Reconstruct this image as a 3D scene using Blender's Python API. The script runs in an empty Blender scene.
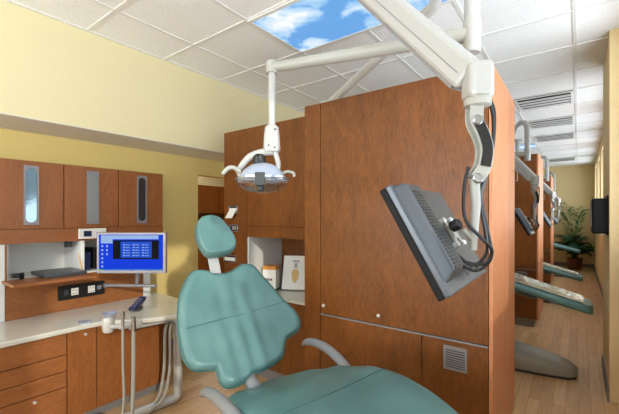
import bpy, bmesh, math, random
from mathutils import Vector, Matrix, noise
random.seed(7)
S = bpy.context.scene
COL = S.collection
PI = math.pi

# ------------------------------------------------------------------ camera
cam_d = bpy.data.cameras.new('camera')
cam = bpy.data.objects.new('camera', cam_d)
COL.objects.link(cam)
EYE = Vector((0, 0, 1.37))
cam.location = EYE
cam.rotation_euler = (PI / 2, 0, math.atan2(0.6, 0.8))
cam_d.sensor_width = 36
cam_d.lens = 36 * 358 / 619
cam_d.shift_y = 9 / 619
cam_d.clip_start = 0.05
S.camera = cam

# ------------------------------------------------------------------ world, exposure
S.view_settings.view_transform = 'Standard'
S.view_settings.look = 'None'
S.view_settings.exposure = 0.04
S.view_settings.gamma = 1.0
S.view_settings.use_curve_mapping = False
W = bpy.data.worlds.new('sky')
S.world = W
W.use_nodes = True
bg = W.node_tree.nodes['Background']
bg.inputs[0].default_value = (0.80, 0.90, 1.0, 1)
bg.inputs[1].default_value = 2.2


def area(name, loc, size, direction, power, color=(1, 1, 1), spread=None):
    d = bpy.data.lights.new(name, 'AREA')
    d.shape = 'RECTANGLE'
    d.size, d.size_y = size
    d.energy = power
    d.color = color
    if spread:
        d.spread = spread
    o = bpy.data.objects.new(name, d)
    COL.objects.link(o)
    o.location = loc
    o.rotation_euler = Vector(direction).to_track_quat('-Z', 'Y').to_euler()
    return o


# daylight outside each window of the right-hand wall, and fill through an added back window
WIN_Y = [(-2.3, -1.1), (-0.8, 0.55), (0.85, 2.15), (2.4, 3.3), (4.45, 5.5), (5.95, 7.0), (7.45, 8.5), (8.95, 10.0), (10.45, 11.5)]
COOL = (0.90, 0.955, 1.0)
for a, b in WIN_Y[4:]:
    area('daylight', (0.62, (a + b) / 2, 1.7), (b - a, 1.3), (-1, 0, 0.0), 15, COOL)
area('daylight_side', (1.7, 0.3, 0.9), (6.4, 2.0), (-1, 0, 0.75), 225, COOL)
area('fill_back', (-1.5, -3.3, 1.0), (3.6, 2.2), (0, 1, 0.7), 300, COOL)  # broad fill aimed upward through the unseen, added back window
area('room_fill', (-5.0, 3.6, 2.6), (.6, .6), (0, 0, -1), 40, (1.0, .95, .85))  # added fill, unseen, brightens the dark room behind the opening
sun_d = bpy.data.lights.new('sun', 'SUN')
sun_d.energy = 1.8
sun_d.angle = math.radians(1.5)
sun_d.color = (1.0, 0.93, 0.82)
sun = bpy.data.objects.new('sun', sun_d)
COL.objects.link(sun)
sun.rotation_euler = Vector((-0.86, 0.42, -0.33)).to_track_quat('-Z', 'Y').to_euler()


# ------------------------------------------------------------------ materials
def srgb(r, g, b):
    f = lambda c: (c / 255 / 12.92) if c / 255 <= .04045 else ((c / 255 + .055) / 1.055) ** 2.4
    return (f(r), f(g), f(b), 1)


def mat(name, color=(200, 200, 200), rough=0.5, metal=0.0, emit=None, es=1.0, coat=0.0, bump=None, spec=0.5):
    m = bpy.data.materials.new(name)
    m.use_nodes = True
    nt = m.node_tree
    p = nt.nodes['Principled BSDF']
    p.inputs['Base Color'].default_value = srgb(*color)
    p.inputs['Roughness'].default_value = rough
    p.inputs['Metallic'].default_value = metal
    p.inputs['Coat Weight'].default_value = coat
    p.inputs['Specular IOR Level'].default_value = spec
    if emit:
        p.inputs['Emission Color'].default_value = srgb(*emit)
        p.inputs['Emission Strength'].default_value = es
    # faint procedural unevenness on every surface
    n = nt.nodes.new('ShaderNodeTexNoise')
    tc = nt.nodes.new('ShaderNodeTexCoord')
    nt.links.new(tc.outputs['Object'], n.inputs['Vector'])
    n.inputs['Scale'].default_value = (bump or (60, 0.02))[0]
    b = nt.nodes.new('ShaderNodeBump')
    b.inputs['Strength'].default_value = (bump or (60, 0.02))[1]
    b.inputs['Distance'].default_value = 0.01
    nt.links.new(n.outputs['Fac'], b.inputs['Height'])
    nt.links.new(b.outputs['Normal'], p.inputs['Normal'])
    return m


def wood(name, dark, light, axis='Z', rough=0.38, grain=1.0):
    m = mat(name, light, rough, spec=0.35)
    nt = m.node_tree
    p = nt.nodes['Principled BSDF']
    tc = nt.nodes.new('ShaderNodeTexCoord')
    mp = nt.nodes.new('ShaderNodeMapping')
    sc = {'Z': (7, 7, 1.6), 'Y': (7, 1.6, 7), 'X': (1.6, 7, 7)}[axis]
    mp.inputs['Scale'].default_value = sc
    nt.links.new(tc.outputs['Object'], mp.inputs['Vector'])
    n1 = nt.nodes.new('ShaderNodeTexNoise')
    n1.inputs['Scale'].default_value = 1.6 * grain
    n1.inputs['Detail'].default_value = 8
    n1.inputs['Roughness'].default_value = 0.62
    n1.inputs['Distortion'].default_value = 1.4
    nt.links.new(mp.outputs[0], n1.inputs['Vector'])
    n2 = nt.nodes.new('ShaderNodeTexNoise')
    n2.inputs['Scale'].default_value = 14 * grain
    n2.inputs['Detail'].default_value = 4
    nt.links.new(mp.outputs[0], n2.inputs['Vector'])
    mx = nt.nodes.new('ShaderNodeMix')
    mx.inputs[0].default_value = 0.5
    nt.links.new(n1.outputs['Fac'], mx.inputs[2])
    nt.links.new(n2.outputs['Fac'], mx.inputs[3])
    cr = nt.nodes.new('ShaderNodeValToRGB')
    cr.color_ramp.elements[0].position = 0.30
    cr.color_ramp.elements[0].color = srgb(*dark)
    cr.color_ramp.elements[1].position = 0.60
    cr.color_ramp.elements[1].color = srgb(*light)
    nt.links.new(mx.outputs[0], cr.inputs[0])
    nt.links.new(cr.outputs[0], p.inputs['Base Color'])
    return m


def floor_mat():
    m = mat('floor_planks', (196, 160, 120), 0.38)
    nt = m.node_tree
    p = nt.nodes['Principled BSDF']
    tc = nt.nodes.new('ShaderNodeTexCoord')
    mp = nt.nodes.new('ShaderNodeMapping')
    mp.inputs['Rotation'].default_value = (0, 0, PI / 2)
    nt.links.new(tc.outputs['Object'], mp.inputs['Vector'])
    br = nt.nodes.new('ShaderNodeTexBrick')
    br.inputs['Scale'].default_value = 1.0
    br.inputs['Brick Width'].default_value = 0.9
    br.inputs['Row Height'].default_value = 0.075
    br.inputs['Mortar Size'].default_value = 0.0012
    br.inputs['Color1'].default_value = srgb(216, 178, 132)
    br.inputs['Color2'].default_value = srgb(194, 152, 106)
    br.inputs['Mortar'].default_value = srgb(150, 112, 76)
    nt.links.new(mp.outputs[0], br.inputs['Vector'])
    mp2 = nt.nodes.new('ShaderNodeMapping')
    mp2.inputs['Scale'].default_value = (14, 1.2, 1)
    nt.links.new(tc.outputs['Object'], mp2.inputs['Vector'])
    n = nt.nodes.new('ShaderNodeTexNoise')
    n.inputs['Scale'].default_value = 3
    n.inputs['Detail'].default_value = 6
    nt.links.new(mp2.outputs[0], n.inputs['Vector'])
    mx = nt.nodes.new('ShaderNodeMix')
    mx.data_type = 'RGBA'
    mx.blend_type = 'OVERLAY'
    mx.inputs[0].default_value = 0.35
    nt.links.new(br.outputs['Color'], mx.inputs[6])
    nt.links.new(n.outputs['Fac'], mx.inputs[7])
    nt.links.new(mx.outputs[2], p.inputs['Base Color'])
    return m


def tile_mat():
    m = mat('ceiling_tile', (222, 220, 214), 0.9, bump=(120, 0.1))
    nt = m.node_tree
    p = nt.nodes['Principled BSDF']
    tc = nt.nodes.new('ShaderNodeTexCoord')
    n = nt.nodes.new('ShaderNodeTexNoise')
    n.inputs['Scale'].default_value = 70
    n.inputs['Detail'].default_value = 3
    nt.links.new(tc.outputs['Object'], n.inputs['Vector'])
    cr = nt.nodes.new('ShaderNodeValToRGB')
    cr.color_ramp.elements[0].position = 0.3
    cr.color_ramp.elements[0].color = srgb(238, 238, 238)
    cr.color_ramp.elements[1].position = 0.5
    cr.color_ramp.elements[1].color = srgb(250, 250, 250)
    nt.links.new(n.outputs['Fac'], cr.inputs[0])
    nt.links.new(cr.outputs[0], p.inputs['Base Color'])
    return m


def sky_mat():
    m = mat('sky_print', (90, 160, 230), 0.4)
    nt = m.node_tree
    p = nt.nodes['Principled BSDF']
    tc = nt.nodes.new('ShaderNodeTexCoord')
    n = nt.nodes.new('ShaderNodeTexNoise')
    n.inputs['Scale'].default_value = 3.6
    n.inputs['Detail'].default_value = 7
    n.inputs['Roughness'].default_value = 0.55
    n.inputs['Distortion'].default_value = 0.3
    mp = nt.nodes.new('ShaderNodeMapping')
    mp.inputs['Location'].default_value = (2.3, 1.1, 0.2)
    nt.links.new(tc.outputs['Object'], mp.inputs['Vector'])
    nt.links.new(mp.outputs[0], n.inputs['Vector'])
    cr = nt.nodes.new('ShaderNodeValToRGB')
    cr.color_ramp.elements[0].position = 0.43
    cr.color_ramp.elements[0].color = srgb(84, 158, 226)
    cr.color_ramp.elements[1].position = 0.66
    cr.color_ramp.elements[1].color = srgb(250, 252, 255)
    e = cr.color_ramp.elements.new(0.49)
    e.color = srgb(150, 200, 242)
    nt.links.new(n.outputs['Fac'], cr.inputs[0])
    nt.links.new(cr.outputs[0], p.inputs['Emission Color'])
    p.inputs['Base Color'].default_value = (0.1, 0.1, 0.1, 1)
    p.inputs['Emission Strength'].default_value = 0.98
    return m


def glass_mat(name, tint=(1, 1, 1), gloss=0.08, rough=0.02):
    m = bpy.data.materials.new(name)
    m.use_nodes = True
    nt = m.node_tree
    out = nt.nodes['Material Output']
    nt.nodes.remove(nt.nodes['Principled BSDF'])
    t = nt.nodes.new('ShaderNodeBsdfTransparent')
    t.inputs[0].default_value = (*tint, 1)
    g = nt.nodes.new('ShaderNodeBsdfGlossy')
    g.inputs['Roughness'].default_value = rough
    mx = nt.nodes.new('ShaderNodeMixShader')
    mx.inputs[0].default_value = gloss
    nt.links.new(t.outputs[0], mx.inputs[1])
    nt.links.new(g.outputs[0], mx.inputs[2])
    nt.links.new(mx.outputs[0], out.inputs[0])
    return m


def leather_mat():
    m = mat('teal_vinyl', (84, 134, 132), 0.34, bump=(9, 0.25), spec=0.55)
    nt = m.node_tree
    p = nt.nodes['Principled BSDF']
    tc = nt.nodes.new('ShaderNodeTexCoord')
    n = nt.nodes.new('ShaderNodeTexNoise')
    n.inputs['Scale'].default_value = 5
    n.inputs['Detail'].default_value = 3
    nt.links.new(tc.outputs['Object'], n.inputs['Vector'])
    cr = nt.nodes.new('ShaderNodeValToRGB')
    cr.color_ramp.elements[0].position = 0.3
    cr.color_ramp.elements[0].color = srgb(80, 119, 119)
    cr.color_ramp.elements[1].position = 0.7
    cr.color_ramp.elements[1].color = srgb(97, 138, 137)
    nt.links.new(n.outputs['Fac'], cr.inputs[0])
    nt.links.new(cr.outputs[0], p.inputs['Base Color'])
    return m


def blinds_mat():
    m = mat('blind_slats', (214, 206, 160), 0.6)
    nt = m.node_tree
    p = nt.nodes['Principled BSDF']
    tc = nt.nodes.new('ShaderNodeTexCoord')
    w = nt.nodes.new('ShaderNodeTexWave')
    w.bands_direction = 'Z'
    w.inputs['Scale'].default_value = 9
    nt.links.new(tc.outputs['Object'], w.inputs['Vector'])
    cr = nt.nodes.new('ShaderNodeValToRGB')
    cr.color_ramp.elements[0].color = srgb(190, 182, 138)
    cr.color_ramp.elements[1].color = srgb(224, 218, 180)
    nt.links.new(w.outputs['Fac'], cr.inputs[0])
    nt.links.new(cr.outputs[0], p.inputs['Base Color'])
    return m


M = dict(
    wood=wood('cherry_veneer', (88, 48, 17), (126, 74, 29)),
    woodh=wood('cherry_veneer_flat', (130, 78, 42), (158, 99, 56), 'Y'),
    woodl=wood('cherry_veneer_left', (126, 74, 38), (154, 95, 50)),
    woodend_lit=wood('cherry_window_lit', (182, 116, 78), (206, 140, 100)),  # same cherry, lightened: window light on the end faces put into the colour
    floor=floor_mat(), tile=tile_mat(), sky=sky_mat(),
    wall=mat('yellow_paint', (244, 218, 138), 0.75, bump=(90, 0.05)),
    tan=mat('tan_yellow_paint', (226, 202, 152), 0.75, bump=(90, 0.05)),
    soffit=mat('cream_yellow_paint', (236, 224, 180), 0.75, bump=(90, 0.05)),
    grid=mat('grid_white', (236, 235, 232), 0.5),
    white=mat('white_enamel', (180, 179, 176), 0.28, coat=0.3),
    ivory=mat('ivory_plastic', (170, 169, 161), 0.35),
    laminate=mat('white_laminate', (222, 222, 218), 0.45),
    counter=mat('cream_counter', (208, 205, 194), 0.25, coat=0.4),
    teal=leather_mat(),
    tealdark=mat('teal_piping', (52, 98, 98), 0.45),
    grey=mat('warm_grey_plastic', (128, 129, 132), 0.45),
    boot=mat('grey_boot', (150, 144, 132), 0.4),
    greyframe=mat('grey_metal_frame', (142, 138, 140), 0.4, 0.3),
    dark=mat('black_plastic', (22, 22, 24), 0.35),
    shadowgap=mat('dark_joint', (40, 24, 16), 0.8),
    kick=mat('grey_plinth', (128, 124, 122), 0.6),
    chrome=mat('chrome', (240, 240, 242), 0.3, 0.7),
    steel=mat('brushed_metal', (170, 172, 174), 0.32, 0.9),
    silver=mat('silver_shell', (86, 90, 96), 0.34, 0.6),
    rubber=mat('black_cable', (16, 16, 20), 0.4),
    hose=mat('grey_hose', (146, 142, 132), 0.5),
    glass=glass_mat('window_glass', (0.97, 0.99, 1.0), 0.06),
    shield=glass_mat('clear_shield', (0.86, 0.90, 0.97), 0.22, 0.05),
    matte=mat('soft_black_plastic', (14, 14, 17), 0.55, spec=0.2),
    mirror=mat('smoked_mirror', (96, 108, 112), 0.08, 1.0),
    mirror2=mat('frosted_mirror', (150, 154, 150), 0.3, 0.9),
    louvre=mat('polished_louvre', (226, 226, 226), 0.3, 0.0),
    darkglass=mat('dark_perforated_glass', (48, 46, 46), 0.3),
    screen=mat('screen_blue', (3, 8, 40), 0.6, emit=(2, 56, 214), es=0.95, spec=0.08),
    scr_black=mat('screen_black', (4, 4, 8), 0.6, spec=0.08),
    scr_light=mat('screen_pale', (20, 30, 50), 0.6, spec=0.08, emit=(176, 206, 255), es=0.7),
    scr_mid=mat('screen_panel_blue', (4, 12, 40), 0.6, spec=0.08, emit=(24, 84, 214), es=0.8),
    scr_bar=mat('screen_bar', (4, 12, 40), 0.6, spec=0.08, emit=(60, 130, 240), es=0.7),
    navy=mat('navy_plastic', (34, 44, 78), 0.3),
    paper=mat('white_card', (232, 230, 222), 0.6),
    orange=mat('orange_print', (214, 140, 50), 0.6),
    green=mat('green_print', (50, 120, 60), 0.6),
    ink=mat('dark_print', (70, 36, 40), 0.6),
    tooth=mat('tan_print', (206, 170, 110), 0.6),
    leaf=mat('palm_leaf', (62, 104, 48), 0.5),
    leafd=mat('dark_leaf', (38, 78, 40), 0.5),
    stem=mat('green_stem', (86, 104, 52), 0.6),
    pot=mat('red_brown_pot', (116, 62, 48), 0.5),
    soil=mat('soil', (52, 38, 28), 0.9),
    blinds=blinds_mat(),
    ventdark=mat('vent_dark', (60, 60, 60), 0.6),
    lampdark=mat('charcoal_plastic', (58, 60, 62), 0.5),
    bluewhite=mat('pale_blue_plastic', (158, 168, 186), 0.25, coat=0.5),
    greenglass=mat('grass_view', (90, 120, 80), 0.6),
)


def plastic_sheet():
    m = mat('crinkled_clear_sheet', (150, 164, 154), 0.12, coat=0.8, bump=(38, 0.9))
    nt = m.node_tree
    p = nt.nodes['Principled BSDF']
    tc = nt.nodes.new('ShaderNodeTexCoord')
    n = nt.nodes.new('ShaderNodeTexVoronoi')
    n.inputs['Scale'].default_value = 26
    nt.links.new(tc.outputs['Object'], n.inputs['Vector'])
    cr = nt.nodes.new('ShaderNodeValToRGB')
    cr.color_ramp.elements[0].position = 0.2
    cr.color_ramp.elements[0].color = srgb(92, 124, 118)
    cr.color_ramp.elements[1].position = 0.6
    cr.color_ramp.elements[1].color = srgb(212, 210, 190)  # pale cells paint the sparkle of the reflecting plastic into its colour
    nt.links.new(n.outputs['Distance'], cr.inputs[0])
    nt.links.new(cr.outputs[0], p.inputs['Base Color'])
    return m


M['sheet'] = plastic_sheet()


# ------------------------------------------------------------------ mesh helpers
def bx(bm, x0, x1, y0, y1, z0, z1):
    v = [bm.verts.new((x, y, z)) for z in (z0, z1) for y in (y0, y1) for x in (x0, x1)]
    for f in ((0, 2, 3, 1), (4, 5, 7, 6), (0, 1, 5, 4), (2, 6, 7, 3), (0, 4, 6, 2), (1, 3, 7, 5)):
        bm.faces.new([v[i] for i in f])


def obox(bm, c, ax, ay, az, sx, sy, sz):
    """box centred at c with axes ax, ay, az and full sizes"""
    c = Vector(c)
    v = [bm.verts.new(c + ax * (i * sx / 2) + ay * (j * sy / 2) + az * (k * sz / 2))
         for k in (-1, 1) for j in (-1, 1) for i in (-1, 1)]
    for f in ((0, 2, 3, 1), (4, 5, 7, 6), (0, 1, 5, 4), (2, 6, 7, 3), (0, 4, 6, 2), (1, 3, 7, 5)):
        bm.faces.new([v[i] for i in f])


def smooth_path(pts, n=6):
    P = [Vector(p) for p in pts]
    P = [P[0] * 2 - P[1]] + P + [P[-1] * 2 - P[-2]]
    out = []
    for i in range(1, len(P) - 2):
        a, b, c, d = P[i - 1:i + 3]
        for k in range(n):
            t = k / n
            out.append(0.5 * ((2 * b) + (c - a) * t + (2 * a - 5 * b + 4 * c - d) * t * t + (3 * b - a - 3 * c + d) * t ** 3))
    out.append(P[-2])
    return out


def tube(bm, pts, r, n=12, smooth=0, flat=1.0, caps=True):
    P = smooth_path(pts, smooth) if smooth else [Vector(p) for p in pts]
    R = r if isinstance(r, (list, tuple)) else [r] * len(P)
    if len(R) != len(P):
        m = len(R) - 1
        R2 = []
        for i in range(len(P)):
            x = i / (len(P) - 1) * m
            k = min(int(x), m - 1)
            R2.append(R[k] * (1 - (x - k)) + R[k + 1] * (x - k))
        R = R2
    T = [(P[min(i + 1, len(P) - 1)] - P[max(i - 1, 0)]).normalized() for i in range(len(P))]
    ref = Vector((0, 0, 1)) if abs(T[0].z) < 0.9 else Vector((1, 0, 0))
    u = T[0].cross(ref).normalized()
    rings = []
    for p, t, rr in zip(P, T, R):
        u = (u - t * u.dot(t)).normalized()
        w = t.cross(u)
        rings.append([bm.verts.new(p + u * (math.cos(2 * PI * k / n) * rr) + w * (math.sin(2 * PI * k / n) * rr * flat)) for k in range(n)])
    for a, b in zip(rings, rings[1:]):
        for k in range(n):
            bm.faces.new([a[k], a[(k + 1) % n], b[(k + 1) % n], b[k]])
    if caps:
        bm.faces.new(rings[0][::-1])
        bm.faces.new(rings[-1])


def lathe(bm, c, prof, ax=Vector((0, 0, 1)), n=24, sx=1.0):
    """prof: list of (r, h) along axis ax from centre c"""
    c = Vector(c)
    ax = Vector(ax).normalized()
    ref = Vector((0, 0, 1)) if abs(ax.z) < 0.9 else Vector((1, 0, 0))
    u = ax.cross(ref).normalized()
    w = ax.cross(u)
    rings = []
    for r, h in prof:
        if r < 1e-6:
            rings.append([bm.verts.new(c + ax * h)])
        else:
            rings.append([bm.verts.new(c + ax * h + u * (r * sx * math.cos(2 * PI * k / n)) + w * (r * math.sin(2 * PI * k / n))) for k in range(n)])
    for a, b in zip(rings, rings[1:]):
        for k in range(n):
            k2 = (k + 1) % n
            if len(a) == 1 and len(b) == 1:
                continue
            if len(a) == 1:
                bm.faces.new([a[0], b[k2], b[k]])
            elif len(b) == 1:
                bm.faces.new([a[k], a[k2], b[0]])
            else:
                bm.faces.new([a[k], a[k2], b[k2], b[k]])
    if len(rings[0]) > 1:
        bm.faces.new(rings[0][::-1])
    if len(rings[-1]) > 1:
        bm.faces.new(rings[-1])


def pad(bm, outline, frame, thick, levels=7, bulge=1.0, dish=0.0, back=0.4):
    """a cushion from a closed 2D outline; frame = (origin, u, v, n)"""
    O, u, v, n = frame
    cx = sum(p[0] for p in outline) / len(outline)
    cy = sum(p[1] for p in outline) / len(outline)
    # round the outline
    pts = [p.to_2d() for p in smooth_path([(a, b, 0) for a, b in outline + [outline[0]]], 3)[:-1]]

    def ring(s, h):
        out = []
        for p in pts:
            x, y = cx + (p.x - cx) * s, cy + (p.y - cy) * s
            hh = h - dish * (1 - s) ** 0.5 * 1.0
            out.append(bm.verts.new(O + u * x + v * y + n * hh))
        return out
    seq = []
    for k in range(levels):
        a = k / (levels - 1) * PI / 2
        seq.append((1 - 0.12 * (1 - math.cos(a)), thick * math.sin(a)))
    seq += [(q, thick) for q in (.84, .80, .76, .72, .68, .64, .6, .56, .52, .48, .44, .4, .35, .3, .25, .2, .12)]
    prev = None
    first = None
    for s, h in seq:
        r = ring(s, h)
        if prev:
            for k in range(len(r)):
                bm.faces.new([prev[k], prev[(k + 1) % len(r)], r[(k + 1) % len(r)], r[k]])
        else:
            first = r
        prev = r
    bm.faces.new(prev)
    r2 = [bm.verts.new(q.co - n * (thick * back * 0.6)) for q in first]
    r3 = []
    for p in pts:
        r3.append(bm.verts.new(O + u * (cx + (p.x - cx) * .9) + v * (cy + (p.y - cy) * .9) - n * (thick * back * 1.6)))
    m = len(first)
    for a, b in ((r2, first), (r3, r2)):
        for k in range(m):
            bm.faces.new([a[k], a[(k + 1) % m], b[(k + 1) % m], b[k]])
    bm.faces.new(r3[::-1])
    return pts


def plate(bm, outline, frame, z0, z1):
    O, u, v, n = frame
    a = [bm.verts.new(O + u * x + v * y + n * z0) for x, y in outline]
    b = [bm.verts.new(O + u * x + v * y + n * z1) for x, y in outline]
    m = len(a)
    bm.faces.new(a[::-1])
    bm.faces.new(b)
    for k in range(m):
        bm.faces.new([a[k], a[(k + 1) % m], b[(k + 1) % m], b[k]])


def obj(name, bm, m, parent=None, bevel=0, smooth=False, subsurf=0, auto=None):
    bmesh.ops.recalc_face_normals(bm, faces=bm.faces)
    me = bpy.data.meshes.new(name)
    bm.to_mesh(me)
    bm.free()
    me.materials.append(M[m] if isinstance(m, str) else m)
    o = bpy.data.objects.new(name, me)
    COL.objects.link(o)
    if smooth:
        for p in me.polygons:
            p.use_smooth = True
        if auto is not False:
            try:
                me.set_sharp_from_angle(angle=math.radians(auto or 38))
            except Exception:
                pass
    if bevel:
        b = o.modifiers.new('bevel', 'BEVEL')
        b.width = bevel
        b.segments = 2
        b.limit_method = 'ANGLE'
        b.angle_limit = math.radians(50)
    if subsurf:
        s = o.modifiers.new('sub', 'SUBSURF')
        s.levels = s.render_levels = subsurf
    if parent:
        set_parent(o, parent)
    return o


def world_loc(o):
    p = Vector((0, 0, 0))
    while o:
        p += o.location
        o = o.parent
    return p


ORIGIN = {}


def set_parent(o, parent):
    o.parent = parent
    o.matrix_parent_inverse = Matrix.Translation(-ORIGIN.get(parent.name, Vector((0, 0, 0))))


def tag(o, label, cat, group=None):
    o['label'] = label
    o['category'] = cat
    if group:
        o['group'] = group
    return o


def thing(name, label, cat, loc=(0, 0, 0), group=None):
    o = bpy.data.objects.new(name, None)
    o.empty_display_size = 0.05
    COL.objects.link(o)
    o.location = loc
    ORIGIN[o.name] = Vector(loc)
    return tag(o, label, cat, group)


def struct(name, bm, m, parent=None, **k):
    o = obj(name, bm, m, parent, **k)
    if not parent:
        o['kind'] = 'structure'
    return o


def B(*boxes):
    bm = bmesh.new()
    for b in boxes:
        bx(bm, *b)
    return bm


def T(pts, r, **k):
    bm = bmesh.new()
    tube(bm, pts, r, **k)
    return bm


def Lt(*a, **k):
    bm = bmesh.new()
    lathe(bm, *a, **k)
    return bm


def dup(root, off, label=None):
    def cp(o, par):
        c = o.copy()
        COL.objects.link(c)
        if par:
            c.parent = par
            c.matrix_parent_inverse = o.matrix_parent_inverse.copy()
        for ch in [q for q in list(KIDS.get(o.name, []))]:
            cp(ch, c)
        return c
    r = cp(root, None)
    r.location = root.location + Vector(off)
    if label:
        r['label'] = label
    return r


KIDS = {}


def index_kids():
    KIDS.clear()
    for o in S.objects:
        if o.parent:
            KIDS.setdefault(o.parent.name, []).append(o)


X, Y, Z = Vector((1, 0, 0)), Vector((0, 1, 0)), Vector((0, 0, 1))
HC = 2.74            # ceiling
XL, XR = -3.39, 0.34  # left and right wall faces
Y0, Y1 = -2.6, 12.1
XS, ZS = -2.90, 2.02  # soffit front and underside

# ------------------------------------------------------------------ shell
struct('floor', B((-6.2, 0.5, Y0 - .1, Y1 + .1, -0.1, 0)), 'floor')
struct('ceiling', B((-6.2, 0.5, Y0 - .1, Y1 + .1, HC, HC + 0.1)), 'tile')
# suspended ceiling grid
bm = bmesh.new()
gx = [-0.02 - 0.61 * k for k in range(5)]
gy = [1.74 + 0.61 * k for k in range(-7, 17)]
for x in gx:
    bx(bm, x - .012, x + .012, Y0, Y1, HC - .006, HC + .001)
for y in gy:
    bx(bm, XS, XR, y - .012, y + .012, HC - .0062, HC + .001)
struct('trim_1', bm, 'grid')
# wall angle moulding along the soffit and the right wall
struct('trim_2', B((XS, XS + .022, Y0, Y1, HC - .008, HC), (XR - .022, XR, Y0, Y1, HC - .008, HC)), 'grid')
# soffit (bulkhead) above the left wall
struct('trim_3', B((-3.39, XS, Y0, Y1, ZS, HC)), 'soffit')
struct('trim_4', B((-3.39, XS, Y0, Y1, ZS - .006, ZS)), 'grid')
# left wall with the opening into the next room
struct('wall_left', B((XL - .12, XL, Y0, 2.447, 0, HC), (XL - .12, XL, 2.447, 3.5, 1.83, HC), (XL - .12, XL, 3.5, Y1, 0, HC)), 'wall')
struct('wall_far', B((-6.2, XR + .16, Y1, Y1 + .12, 0, HC)), 'tan')
bmw = bmesh.new()   # back wall, its large window opening added to admit fill light
bx(bmw, -6.2, -2.9, Y0 - .12, Y0, 0, HC)
bx(bmw, -.1, XR + .16, Y0 - .12, Y0, 0, HC)
bx(bmw, -2.9, -.1, Y0 - .12, Y0, 0, .9)
bx(bmw, -2.9, -.1, Y0 - .12, Y0, 2.6, HC)
struct('wall_back', bmw, 'wall')
struct('wall_adjoining', B((-6.2, -6.1, Y0, Y1, 0, HC)), 'wall')
# right wall with its row of windows
SILL, HEAD = 1.08, 2.56
bm = bmesh.new()
edges = [Y0] + [e for w in WIN_Y for e in w] + [Y1]
for i in range(0, len(edges), 2):
    bx(bm, XR, XR + .16, edges[i], edges[i + 1], 0, HC)
for a, b in WIN_Y:
    bx(bm, XR, XR + .16, a, b, 0, SILL)
    bx(bm, XR, XR + .16, a, b, HEAD, HC)
struct('wall_right', bm, 'tan')
for i, (a, b) in enumerate(WIN_Y):
    f = struct('window_%d' % (i + 1), B((XR + .06, XR + .11, a, a + .04, SILL, HEAD), (XR + .06, XR + .11, b - .04, b, SILL, HEAD),
                                        (XR + .06, XR + .11, a, b, SILL, SILL + .04), (XR + .06, XR + .11, a, b, HEAD - .04, HEAD)), 'grid')
    obj('pane', B((XR + .082, XR + .087, a + .04, b - .04, SILL + .04, HEAD - .04)), 'glass', f)
    obj('window_sill', B((XR - .03, XR + .06, a - .03, b + .03, SILL - .025, SILL)), 'grid', f)
f = struct('window_10', B((-2.9, -2.85, Y0 - .09, Y0 - .04, .9, 2.6), (-.15, -.1, Y0 - .09, Y0 - .04, .9, 2.6), (-2.85, -.15, Y0 - .09, Y0 - .04, .9, .95),
                          (-2.85, -.15, Y0 - .09, Y0 - .04, 2.55, 2.6), (-1.53, -1.47, Y0 - .09, Y0 - .04, .95, 2.55)), 'grid')
obj('pane', B((-2.85, -1.53, Y0 - .07, Y0 - .065, .95, 2.55), (-1.47, -.15, Y0 - .07, Y0 - .065, .95, 2.55)), 'glass', f)  # unseen back window, added for even light in the room
# pier beside the corridor
struct('wall_pier', B((.185, XR + .001, 3.44, 4.25, 0, HC)), 'tan', bevel=.004)
struct('baseboard_right', B((XR - .012, XR, 4.25, Y1, 0, .09)), 'kick')
struct('baseboard_pier', B((.174, .186, 3.43, 4.26, 0, .09)), 'kick')
struct('baseboard_far', B((-2.6, XR - .012, Y1 - .012, Y1, 0, .09)), 'kick')
struct('baseboard_left', B((XL, XL + .012, 1.72, 2.447, 0, .09), (XL, XL + .012, 3.5, Y1, 0, .09)), 'kick')
# blinds-covered wall of the adjoining room
obj('window_blind', B((-6.1, -6.07, 2.3, 7.0, 1.2, 2.4)), 'blinds')
tag(bpy.data.objects['window_blind'], 'cream horizontal blind on the wall of the room seen through the opening', 'window blind')

# ------------------------------------------------------------------ adjoining room cabinet
t = thing('storage_cabinet', 'cherry wood cabinet seen through the opening left of the tall cabinets', 'cabinet', (-5.0, 4.4, 0))
obj('body', B((-5.3, -4.75, 3.3, 5.4, 0, 1.22), (-5.3, -4.75, 3.3, 5.4, 1.42, 1.86), (-5.3, -5.2, 3.3, 5.4, 1.22, 1.42)), 'woodl', t)
for k in range(4):
    obj('door', B((-4.75, -4.73, 3.31 + k * .52, 3.31 + k * .52 + .505, 1.47, 1.85)), 'woodl', t)
obj('worktop', B((-5.28, -4.70, 3.3, 5.4, 1.22, 1.25)), 'counter', t)

# ------------------------------------------------------------------ left wall: upper cabinets
UF = -3.06
def pill(cy, cz, hw, hh, n=10):
    pts = []
    for k in range(n + 1):
        a = PI * k / n
        pts.append((cy + hw * math.cos(a), cz + hh - hw + hw * math.sin(a)))
    for k in range(n + 1):
        a = PI + PI * k / n
        pts.append((cy + hw * math.cos(a), cz - hh + hw + hw * math.sin(a)))
    return pts


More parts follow.
